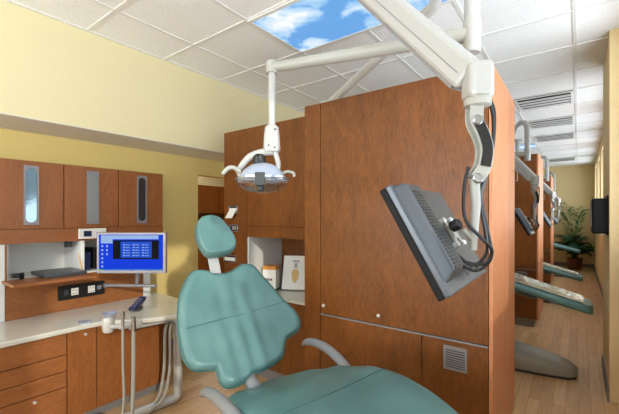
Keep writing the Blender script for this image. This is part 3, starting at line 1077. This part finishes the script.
    obj('handle', T([P(.09, HZ + .02, -.02), P(.12, HZ + .032, -.03), P(.15, HZ + .022, -.05), P(.152, HZ + .006, -.05)], [.006, .007, .007, .006], smooth=5, n=10), 'ivory', t, smooth=True)
    return t


dl = dental_light('nearest dental light, hanging left of the middle cabinet with clear shield')


# ------------------------------------------------------------------ monitor arm and hanging monitor
def monitor_arm(label):
    J = Vector((-.214, 1.030, 1.718))
    Q = Vector((-.562, 1.166, 2.136))
    d = (Q - J).normalized()
    E_ = J + d * .86
    t = thing('monitor_arm', label, 'monitor arm', tuple(E_), 'white monitor arms down the row')
    side = d.cross(Z).normalized()
    up = side.cross(d).normalized()
    s0 = J + d * .03
    L = (E_ - s0).length
    c = s0 + d * (L / 2) + up * .004
    bm = bmesh.new()
    obox(bm, c, d, side, up, L, .062, .082)
    obj('beam', bm, 'white', t, bevel=.012)
    bm = bmesh.new()
    obox(bm, c - up * .006, d, side, up, L - .05, .0632, .003)
    obox(bm, c - up * .043, d, side, up, L - .04, .05, .012)
    obj('beam_cover', bm, 'greyframe', t)
    bm = bmesh.new()
    obox(bm, J + Z * .008, Rv, Fv, Z, .066, .07, .10)
    o = obj('joint_housing', bm, 'white', t, bevel=.016)
    o.modifiers['bevel'].segments = 4
    obj('joint_collar', Lt(J + Z * -.06, [(.026, 0), (.034, .004), (.034, .022), (.038, .026)], Z, n=24), 'ivory', t, smooth=True)
    # ceiling post and its flange
    obj('ceiling_post', T([E_ - Z * .03, Vector((E_.x, E_.y, HC - .012))], .035, n=20), 'white', t, smooth=True)
    obj('ceiling_flange', Lt((E_.x, E_.y, HC - .03), [(.035, 0), (.08, .008), (.08, .022)], Z, n=24), 'white', t, smooth=True)
    # curved hanger in the plane facing the camera
    A = Vector((-.218, 1.024, 0))
    q = lambda a, z, f=0.0: A + Rv * a + Z * z + Fv * f
    pts = [q(-.002, 1.665), q(-.002, 1.62), q(.014, 1.585), q(.024, 1.545), q(.018, 1.50), q(-.002, 1.468)]
    for s in (-.0135, .0135):
        obj('hanger_plate', T([p + Fv * s for p in pts], [.015, .017, .0175, .0185, .0175, .016], smooth=6, n=10, flat=.28) if False else hanger(pts, s), 'ivory', t, bevel=.002)
    obj('hanger_insert', hanger([p for p in pts[1:-1]], -.0185, w=.0125, th=.005), 'dark', t)
    for z in (1.62, 1.468):
        obj('bolt', Lt(q(-.002, z, -.016), [(.013, 0), (.014, .004), (.010, .008), (0, .0085)], -Fv, n=18), 'steel', t, smooth=True)
    obj('lower_link', T([q(-.002, 1.468), q(.002, 1.40), q(-.005, 1.30), q(-.006, 1.28)], [.013, .012, .010, .010], n=12), 'ivory', t, smooth=True)
    obj('ball_joint', Lt((-.262, 1.000, 1.345), [(.008, -.016), (.015, -.011), (.016, 0), (.015, .011), (.008, .016)], (X * .87 + Z * .49), n=18), 'dark', t, smooth=True)
    obj('joint_bar', T([q(-.006, 1.31), Vector((-.245, 1.01, 1.335))], .008, n=10), 'ivory', t, smooth=True)
    # black cables looping from the housing to the monitor
    def cable(ps, r=.0045):
        obj('cable', T(ps, r, smooth=8, n=8), 'rubber', t, smooth=True)
    cable([q(.028, 1.70, .0), q(.046, 1.64, .0), q(.046, 1.56), q(.03, 1.49), q(.012, 1.42), q(.026, 1.33), q(.03, 1.27), q(-.01, 1.24), q(-.05, 1.275, .02)])
    cable([q(.034, 1.70, .01), q(.055, 1.65, .01), q(.052, 1.56, .01), q(.035, 1.48, .01), q(.02, 1.42, .01), q(.038, 1.33, .01), q(.042, 1.26, .0), q(.0, 1.225), q(-.055, 1.255, .02)])
    cable([q(-.018, 1.50, .0), q(-.03, 1.44, .0), q(-.028, 1.36, -.005), q(.01, 1.31, -.02), q(.034, 1.28, -.02), q(.02, 1.245, -.01), q(-.03, 1.25, .01), q(-.06, 1.29, .03)])
    return t


def hanger(pts, s, w=.018, th=.006):
    P = smooth_path(pts, 6)
    bm = bmesh.new()
    rings = []
    for i, p in enumerate(P):
        tt = (P[min(i + 1, len(P) - 1)] - P[max(i - 1, 0)]).normalized()
        sd = tt.cross(Fv).normalized()
        rings.append([bm.verts.new(p + sd * (a * w) + Fv * (s + b * th / 2)) for a, b in ((-1, -1), (1, -1), (1, 1), (-1, 1))])
    for a, b in zip(rings, rings[1:]):
        for k in range(4):
            bm.faces.new([a[k], a[(k + 1) % 4], b[(k + 1) % 4], b[k]])
    bm.faces.new(rings[0][::-1])
    bm.faces.new(rings[-1])
    return bm


def hanging_monitor(label):
    A_ = Vector((-.364, .812, 1.448))
    Bc = Vector((-.372, 1.232, 1.450))
    D_ = Vector((-.221, .808, 1.194))
    t = thing('hanging_monitor', label, 'monitor', (-.30, 1.01, 1.2), 'monitors hanging from the white arms')
    u = (Bc - A_).normalized()
    v = (D_ - A_)
    v = (v - u * v.dot(u)).normalized()
    n = u.cross(v)
    if n.x < 0:
        n = -n
    w, h = .42, .292
    O = A_
    ctr = O + u * w / 2 + v * h / 2
    bm = bmesh.new()
    obox(bm, ctr - n * .009, u, v, n, w, h, .018)
    obj('rear_shell', bm, 'silver', t, bevel=.004)
    bm = bmesh.new()
    obox(bm, ctr - n * .026, u, v, n, w, h, .017)
    obj('bezel', bm, 'matte', t, bevel=.003)
    bm = bmesh.new()
    obox(bm, ctr - n * .0352, u, v, n, w - .035, h - .035, .001)
    obj('screen', bm, 'scr_black', t)
    # raised ribbed housing on the back
    bm = bmesh.new()
    x0, x1, y0, y1 = .008, .150, .006, .262
    a = [(x0, y0), (x1, y0), (x1, y1), (x0, y1)]
    lo = [bm.verts.new(O + u * x + v * y) for x, y in a]
    hi = [bm.verts.new(O + u * x + v * y + n * .028) for x, y in ((x0 + .014, y0 + .006), (x1 - .035, y0 + .006), (x1 - .035, y1 - .02), (x0 + .014, y1 - .02))]
    bm.faces.new(hi)
    for k in range(4):
        bm.faces.new([lo[k], lo[(k + 1) % 4], hi[(k + 1) % 4], hi[k]])
    obj('rear_housing', bm, 'silver', t, bevel=.006)
    bm = bmesh.new()
    for k in range(24):
        y = y0 + .03 + k * .0088
        obox(bm, O + u * (x0 + .058) + v * y + n * .0285, u, v, n, .060, .0042, .002)
    obj('ventilation_slots', bm, 'dark', t)
    # mounting plate with four screws bosses and the X-shaped bracket
    m0 = O + u * .245 + v * .15
    bm = bmesh.new()
    for sx in (-1, 1):
        a1 = (u * sx + v).normalized()
        a2 = (v - u * sx).normalized()
        obox(bm, m0 + n * .012, a1, a2, n, .105, .016, .008)
    obox(bm, m0 + n * .012, u, v, n, .04, .04, .012)
    obj('mounting_bracket', bm, 'ivory', t, bevel=.002)
    for sx in (-1, 1):
        for sy in (-1, 1):
            obj('screw', Lt(m0 + u * (.037 * sx) + v * (.037 * sy), [(.008, 0), (.008, .018), (.005, .021), (0, .0215)], n, n=12), 'chrome', t, smooth=True)
    bm = bmesh.new()
    for k in range(2):
        obox(bm, O + u * (.27 + .07 * k) + v * (.262) + n * .002, u, v, n, .035, .012, .006)
    obj('connector_ports', bm, 'dark', t)
    bm = bmesh.new()
    obox(bm, O + u * .215 + v * .262 + n * .0006, u, v, n, .03, .02, .0012)
    obj('rating_label', bm, 'lampdark', t)
    return t


ma = monitor_arm('nearest white monitor arm, large at the top centre')
hm = hanging_monitor('nearest hanging monitor, seen from behind with its grey ribbed back')
index_kids()
for off, a, b, c in (((-.13, 3.18, 0), 'second dental light pipe, arching above the second cabinet', 'second white monitor arm, behind the first cabinet end', 'second hanging monitor, small beside the first cabinet end'),
                     ((-.12, 6.15, 0), 'third dental light pipe along the row', 'third white monitor arm along the row', 'third hanging monitor, beyond the second cabinet'),
                     ((-.14, 9.0, 0), 'fourth dental light pipe, closest to the far wall', 'fourth white monitor arm, closest to the far wall', 'fourth hanging monitor, closest to the far wall')):
    dup(dl, off if off[1] < 9 else (-.14, 9.0, 0), a)
    dup(ma, off, b)
    dup(hm, off, c)


# ------------------------------------------------------------------ dental chairs
BACK = [(-0.053, 0.335), (-0.086, 0.357), (-0.146, 0.362), (-0.182, 0.332), (-0.214, 0.277), (-0.242, 0.215), (-0.258, 0.13), (-0.266, 0.041), (-0.265, -0.033), (-0.258, -0.093), (-0.237, -0.139), (-0.206, -0.164), (-0.153, -0.173), (-0.119, -0.178), (-0.109, -0.199), (-0.106, -0.234), (-0.085, -0.265), (-0.043, -0.275), (0.024, -0.260), (0.062, -0.238), (0.137, -0.229), (0.208, -0.208), (0.243, -0.189), (0.267, -0.146), (0.293, -0.101), (0.342, -0.082), (0.38, -0.065), (0.403, -0.034), (0.407, 0.008), (0.392, 0.056), (0.359, 0.101), (0.329, 0.143), (0.308, 0.186), (0.28, 0.238), (0.248, 0.291), (0.219, 0.343), (0.194, 0.373), (0.142, 0.38), (0.098, 0.36), (0.07, 0.343), (0.017, 0.329)]
HEADR = [(-0.063, 0.709), (-0.006, 0.72), (0.047, 0.701), (0.089, 0.633), (0.116, 0.559), (0.118, 0.505), (0.087, 0.462), (0.032, 0.442), (-0.022, 0.439), (-0.065, 0.442), (-0.088, 0.473), (-0.108, 0.534), (-0.11, 0.603), (-0.099, 0.663)]


def dental_chair(label, base, psi, lift=0.0, near=True, sheet=False, backpsi=None):
    """base: plan position of the seat's rear; psi: heading of the foot end from +X towards -Y"""
    d = Vector((math.cos(psi), -math.sin(psi), 0))
    w = Vector((math.sin(psi), math.cos(psi), 0))
    b0 = Vector((base[0], base[1], 0))
    t = thing('dental_chair', label, 'dental chair', tuple(b0 + d * .6), 'teal dental chairs down the row')
    # ---- backrest
    bp = backpsi if backpsi is not None else psi
    f = Vector((math.cos(bp), -math.sin(bp), 0))
    bw = Vector((math.sin(bp), math.cos(bp), 0))
    th = math.radians(35)
    bup = -math.sin(th) * f + math.cos(th) * Z
    bn = bw.cross(bup)
    O = b0 + Vector((-.149, -.007, .765 + lift)) if near else b0 - f * .149 + Z * (.765 + lift)
    fr_ = (O, bw, bup, bn)
    bm = bmesh.new()
    pts = pad(bm, BACK, fr_, .042, dish=.03, back=.35)
    # vertical wrinkles in the vinyl
    for v_ in bm.verts:
        r = v_.co - O
        x, y = r.dot(bw), r.dot(bup)
        if r.dot(bn) > .005:
            v_.co += bn * (.0045 * math.sin(x * 70 * (1 - .35 * y) + 1.2 * math.sin(y * 7)) * math.exp(-((x - .04) / .15) ** 2) * (1 - .5 * max(0, y) / .35))
    k = obj('backrest', bm, 'teal', t, smooth=True, auto=False)
    bm = bmesh.new()
    loop = [O + bw * p.x * 1.0 + bup * p.y - bn * .004 for p in pts]
    tube(bm, loop + [loop[0]], .007, n=8)
    obj('piping', bm, 'tealdark', k, smooth=True)
    # stitched seam across the cushion
    bm = bmesh.new()
    tube(bm, [O + bw * x + bup * (.035 + .12 * (x + .25)) + bn * hgt for x, hgt in ((-.24, .034), (-.2, .036), (-.1, .028), (0, .020), (.07, .013), (.15, .018), (.25, .026), (.33, .034), (.375, .034))], .0016, n=6, smooth=4)
    obj('seam', bm, 'tealdark', k, smooth=True)
    bm = bmesh.new()
    plate(bm, [(x * .86 + .01, y * .86) for x, y in BACK], fr_, -.045, -.022)
    obj('back_shell', bm, 'grey', t)
    obj('back_bracket', T([O + bw * .02 - bup * .15 - bn * .04, O + bw * .05 - bup * .27 - bn * .02, b0 + d * .10 + Z * (.46 + lift)], [.04, .035, .045], n=12), 'grey', t, smooth=True)
    # ---- headrest
    bm = bmesh.new()
    fr2 = (O + bn * .012, bw, bup, bn)
    pad(bm, HEADR, fr2, .045, dish=.0, back=.5)
    h = obj('headrest', bm, 'teal', t, smooth=True, auto=False)
    bm = bmesh.new()
    obox(bm, O + bw * -.022 + bup * .40 - bn * .022, bw, bup, bn, .062, .34, .014)
    obj('headrest_post', bm, 'white', t, bevel=.004)
    # ---- seat and leg cushion, one continuous S-curved pad
    st = [(0.0, .12, .522), (.04, .16, .540), (.12, .21, .575), (.22, .27, .612), (.40, .30, .678), (.60, .315, .722), (.80, .315, .708), (1.0, .285, .655), (1.2, .25, .60), (1.4, .225, .545), (1.55, .21, .505), (1.66, .18, .475), (1.70, .12, .462)]
    bm = bmesh.new()
    if near:
        st = st[:10] + [(1.46, .19, .53), (1.50, .12, .52)]
    SP = smooth_path(st, 4)
    rings = []
    for s_ in SP:
        s, hw, z = s_
        r = []
        N = 28
        for k2 in range(N):
            a = 2 * PI * k2 / N
            cx_, sz_ = math.cos(a), math.sin(a)
            xx = hw * math.copysign(abs(cx_) ** .45, cx_)
            zz = .045 * math.copysign(abs(sz_) ** .6, sz_)
            dish_ = -.020 * (1 - (xx / hw) ** 2) if sz_ > 0 else 0
            if near and sz_ > 0:
                dish_ += .004 * math.sin(s * 34 + xx * 9) * math.exp(-((s - .35) / .3) ** 2)
            r.append(bm.verts.new(b0 + d * s + w * xx + Z * (z - .045 + zz + dish_ + lift)))
        rings.append(r)
    for a, b in zip(rings, rings[1:]):
        for k2 in range(len(a)):
            bm.faces.new([a[k2], a[(k2 + 1) % len(a)], b[(k2 + 1) % len(a)], b[k2]])
    bm.faces.new(rings[0][::-1])
    bm.faces.new(rings[-1])
    ringco = [[v_.co.copy() for v_ in r] for r in rings]
    seat = obj('seat', bm, 'teal', t, smooth=True, auto=False)
    # seat seam at the knee
    for ks in (.62, 1.02):
        bm = bmesh.new()
        i = min(range(len(SP)), key=lambda q: abs(SP[q][0] - ks))
        tube(bm, [p + Z * .001 for p in ringco[i][1:14]], .0022, n=6)
        obj('seam', bm, 'tealdark', seat, smooth=True)
    if sheet:
        bm = bmesh.new()
        prev = None
        for s_ in [q for q in SP if q[0] > 1.0 and q[0] < 1.64]:
            s, hw, z = s_
            row = [bm.verts.new(b0 + d * s + w * (hw * .8 * a) + Z * (z - .02 * (1 - (.8 * a) ** 2) + lift + .006)) for a in (-1, -.6, -.2, .2, .6, 1)]
            if prev:
                for k2 in range(5):
                    bm.faces.new([prev[k2], prev[k2 + 1], row[k2 + 1], row[k2]])
            prev = row
        o = obj('foot_protector', bm, 'sheet', t)
        o['label'] = 'crinkled clear foot protector'
        sm = o.modifiers.new('solid', 'SOLIDIFY')
        sm.thickness = .004
    # underframe following the pad
    bm = bmesh.new()
    tube(bm, [b0 + d * s + Z * (z - .115 + lift) for s, z in ((.12, .56), (.4, .67), (.7, .70), (1.0, .645), (1.3, .56))], [.07, .085, .08, .06, .04], n=14, smooth=4, flat=.55)
    obj('underframe', bm, 'grey', t, smooth=True)
    obj('lift_column', T([b0 + d * .55 + Z * .12, b0 + d * .5 + Z * (.60 + lift)], [.13, .10], n=18), 'boot', t, smooth=True)
    # ---- grey floor base with long rounded boot
    bm = bmesh.new()
    rr = []
    for s, hw, zt in ((.28, .16, .12), (.32, .19, .17), (.6, .21, .215), (.95, .20, .21), (1.2, .185, .185), (1.42, .16, .145), (1.54, .13, .11), (1.60, .07, .07)):
        r = []
        for k2 in range(20):
            a = PI * k2 / 19
            r.append(bm.verts.new(b0 + d * s + w * (hw * math.copysign(abs(math.cos(a)) ** .6, math.cos(a))) + Z * (.028 + (zt - .028) * math.sin(a) ** .7)))
        rr.append(r)
    for a, b in zip(rr, rr[1:]):
        for k2 in range(19):
            bm.faces.new([a[k2], a[k2 + 1], b[k2 + 1], b[k2]])
        bm.faces.new([a[-1], a[0], b[0], b[-1]])
    bm.faces.new(rr[0])
    bm.faces.new(rr[-1][::-1])
    obj('base', bm, 'boot', t, smooth=True, auto=60)
    bm = bmesh.new()
    ol = []
    for s, hw in ((.30, .18), (.6, .20), (.95, .19), (1.2, .17), (1.42, .14), (1.54, .11), (1.59, .06)):
        ol.append((s, hw))
    plate(bm, ol + [(s, -hw) for s, hw in reversed(ol)], (b0, d, w, Z), 0.0, .03)
    obj('base_skirt', bm, 'lampdark', t)
    # ---- armrests
    for sgn in (1, -1):
        off = .36 if sgn > 0 else -.335
        s0 = 0.0 if sgn > 0 else .17
        zz = lift + (0 if sgn > 0 else .0)
        pp = [b0 + w * (off) + d * (s0 - .03) + Z * (.628 + zz), b0 + w * off + d * (s0 + .01) + Z * (.652 + zz), b0 + w * off + d * (s0 + .09) + Z * (.664 + zz), b0 + w * (off * .99) + d * (s0 + .19) + Z * (.655 + zz),
              b0 + w * (off * .97) + d * (s0 + .29) + Z * (.622 + zz), b0 + w * (off * .95) + d * (s0 + .37) + Z * (.57 + zz), b0 + w * (off * .8) + d * (s0 + .40) + Z * (.53 + zz), b0 + w * (off * .45) + d * (s0 + .40) + Z * (.525 + zz)]
        bm = bmesh.new()
        tube(bm, pp, [.012, .019, .023, .025, .025, .024, .022, .02], n=14, smooth=6, flat=1.0)
        obj('armrest', bm, 'grey', t, smooth=True, auto=70)
    return t


dental_chair('large teal dental chair in the foreground with winged backrest', (-1.32, 1.28), math.radians(12), 0, True, False, math.radians(22))
dental_chair('teal dental chair past the first cabinet, its foot under a crinkled sheet', (-1.60, 3.80), 0.0, .19, False, True)
dental_chair('smaller teal dental chair past the second cabinet', (-1.64, 6.95), 0.0, -.01, False, True)
dental_chair('farthest teal dental chair, just before the palm', (-1.66, 10.0), 0.0, .16, False, False)

# ------------------------------------------------------------------ ceiling sky panels and air vents
def sky_panel(label, x0, y0):
    t = thing('sky_ceiling_panel', label, 'ceiling light panel', (x0 + .6, y0 + .3, HC - .012), 'blue sky light panels')
    x1, y1 = x0 + 1.22, y0 + .61
    f = .025
    obj('frame', B((x0, x1, y0, y0 + f, HC - .016, HC - .007), (x0, x1, y1 - f, y1, HC - .016, HC - .007), (x0, x0 + f, y0 + f, y1 - f, HC - .016, HC - .007), (x1 - f, x1, y0 + f, y1 - f, HC - .016, HC - .007)), 'grid', t)
    obj('diffuser', B((x0 + f, x1 - f, y0 + f, y1 - f, HC - .013, HC - .006)), 'sky', t)
    return t


sp = sky_panel('glowing blue sky and clouds panel in the ceiling above the foreground chair', -1.85, 1.74)
index_kids()
dup(sp, (0, 3.05, 0), 'second sky panel, a blue sliver behind the second light pipe')
dup(sp, (0, 6.1, 0), 'far sky panel above the third treatment bay')


def vent(label, y):
    t = thing('air_vent', label, 'air vent', (-.32, y + .3, HC - .01), 'silver ceiling air vents along the corridor')
    x0, x1, y0, y1 = -.60, -.045, y + .03, y + .58
    obj('backing', B((x0, x1, y0, y1, HC - .009, HC - .0065)), 'ventdark', t)
    obj('frame', B((x0, x1, y0, y0 + .02, HC - .018, HC - .009), (x0, x1, y1 - .02, y1, HC - .018, HC - .009), (x0, x0 + .02, y0 + .02, y1 - .02, HC - .018, HC - .009), (x1 - .02, x1, y0 + .02, y1 - .02, HC - .018, HC - .009)), 'grid', t)
    for k in range(4):
        yy = y0 + .10 + k * .115
        bm = bmesh.new()
        obox(bm, ((x0 + x1) / 2, yy + .04, HC - .014), X, Vector((0, .98, .08)), Z, x1 - x0 - .04, .108, .003)
        obj('louvre', bm, 'louvre', t)
    return t


va = vent('nearest silver ceiling air vent, right of the first cabinet', 4.79)
index_kids()
dup(va, (0, 1.22, 0), 'second ceiling air vent down the corridor')
dup(va, (0, 2.44, 0), 'third ceiling air vent down the corridor')
dup(va, (0, 5.49, 0), 'farthest ceiling air vent, near the far wall')

# ------------------------------------------------------------------ chart holder on the pier
t = thing('chart_holder', 'glossy black wall pocket with plastic sleeves on the corridor pier', 'wall pocket', (.1, 3.7, 1.25))
obj('pocket', B((.085, .184, 3.50, 3.80, 1.235, 1.505)), 'matte', t, bevel=.012)
for k in range(4):
    bm = bmesh.new()
    obox(bm, (.083, 3.54 + .07 * k, 1.39), Vector((0, .3, 1)).normalized(), Vector((0, 1, -.3)).normalized(), X, .20, .012, .006)
    obj('sleeve', bm, 'steel' if k % 2 else 'greyframe', t, bevel=.002)
obj('rear_plate', B((.172, .1845, 3.48, 3.83, 1.225, 1.525)), 'matte', t)


# ------------------------------------------------------------------ palm in the far corner
def frond(bm, root, az, length, rise, droop, leaflets=16, lw=.022, ll=.2):
    dirh = Vector((math.cos(az), math.sin(az), 0))
    pts = []
    for k in range(9):
        s = k / 8
        pts.append(root + dirh * (length * s * (.35 + .65 * s)) + Z * (rise * (s * 1.6 - s * s * droop)))
    tube(bm, pts, [.006, .0015], n=5)
    P = smooth_path(pts, 4)
    side = dirh.cross(Z)
    for i in range(leaflets):
        s = .25 + .75 * i / leaflets
        p = P[int(s * (len(P) - 1))]
        tg = (P[min(int(s * (len(P) - 1)) + 1, len(P) - 1)] - P[int(s * (len(P) - 1)) - 1]).normalized()
        l = ll * (1 - .6 * abs(s - .5))
        for sg in (-1, 1):
            dv = (side * sg * .8 + tg * .55 - Z * random.uniform(.15, .5)).normalized()
            wv = dv.cross(Z).normalized() * lw / 2
            q = [p - wv * .4, p + dv * l * .5 - wv, p + dv * l, p + dv * l * .5 + wv]
            bm.faces.new([bm.verts.new(v) for v in q])


def keep_clear(bm):
    for v in bm.verts:
        v.co.x = min(v.co.x, .318)
        v.co.y = min(v.co.y, 12.07)


px, py = -.05, 11.55
t = thing('potted_palm', 'green potted palm in the far corner at the corridor end', 'plant', (px, py, 0))
p_ = obj('pot', Lt((px - .02, py, 0), [(.12, 0), (.15, .03), (.17, .24), (.185, .26), (.18, .28), (.15, .28), (.15, .25), (0, .25)], n=24), 'pot', t, smooth=True)
obj('soil', Lt((px - .02, py, .251), [(.148, 0), (0, .008)], n=20), 'soil', p_)
bm = bmesh.new()
for k in range(34):
    az = k * 2.4 + random.uniform(-.2, .2)
    L = random.uniform(.45, .72)
    if math.sin(az) > .3:
        L *= .6
    if math.cos(az) > .3:
        L *= .62
    frond(bm, Vector((px - .02 + random.uniform(-.05, .05), py + random.uniform(-.05, .05), .26)), az, L, random.uniform(.35, .95), random.uniform(.85, 1.2), 18, .06, random.uniform(.2, .3))
keep_clear(bm)
obj('leaves', bm, 'leafd', t)
bm = bmesh.new()
for az, L, r in ((2.6, .42, 1.75), (3.6, .5, 1.45), (.3, .25, 1.45), (4.2, .45, 1.6), (5.4, .36, 1.55), (1.2, .2, 1.5)):
    frond(bm, Vector((px - .02, py, .26)), az, L, r, .72, 26, .05, .3)
keep_clear(bm)
obj('tall_fronds', bm, 'leaf', t)
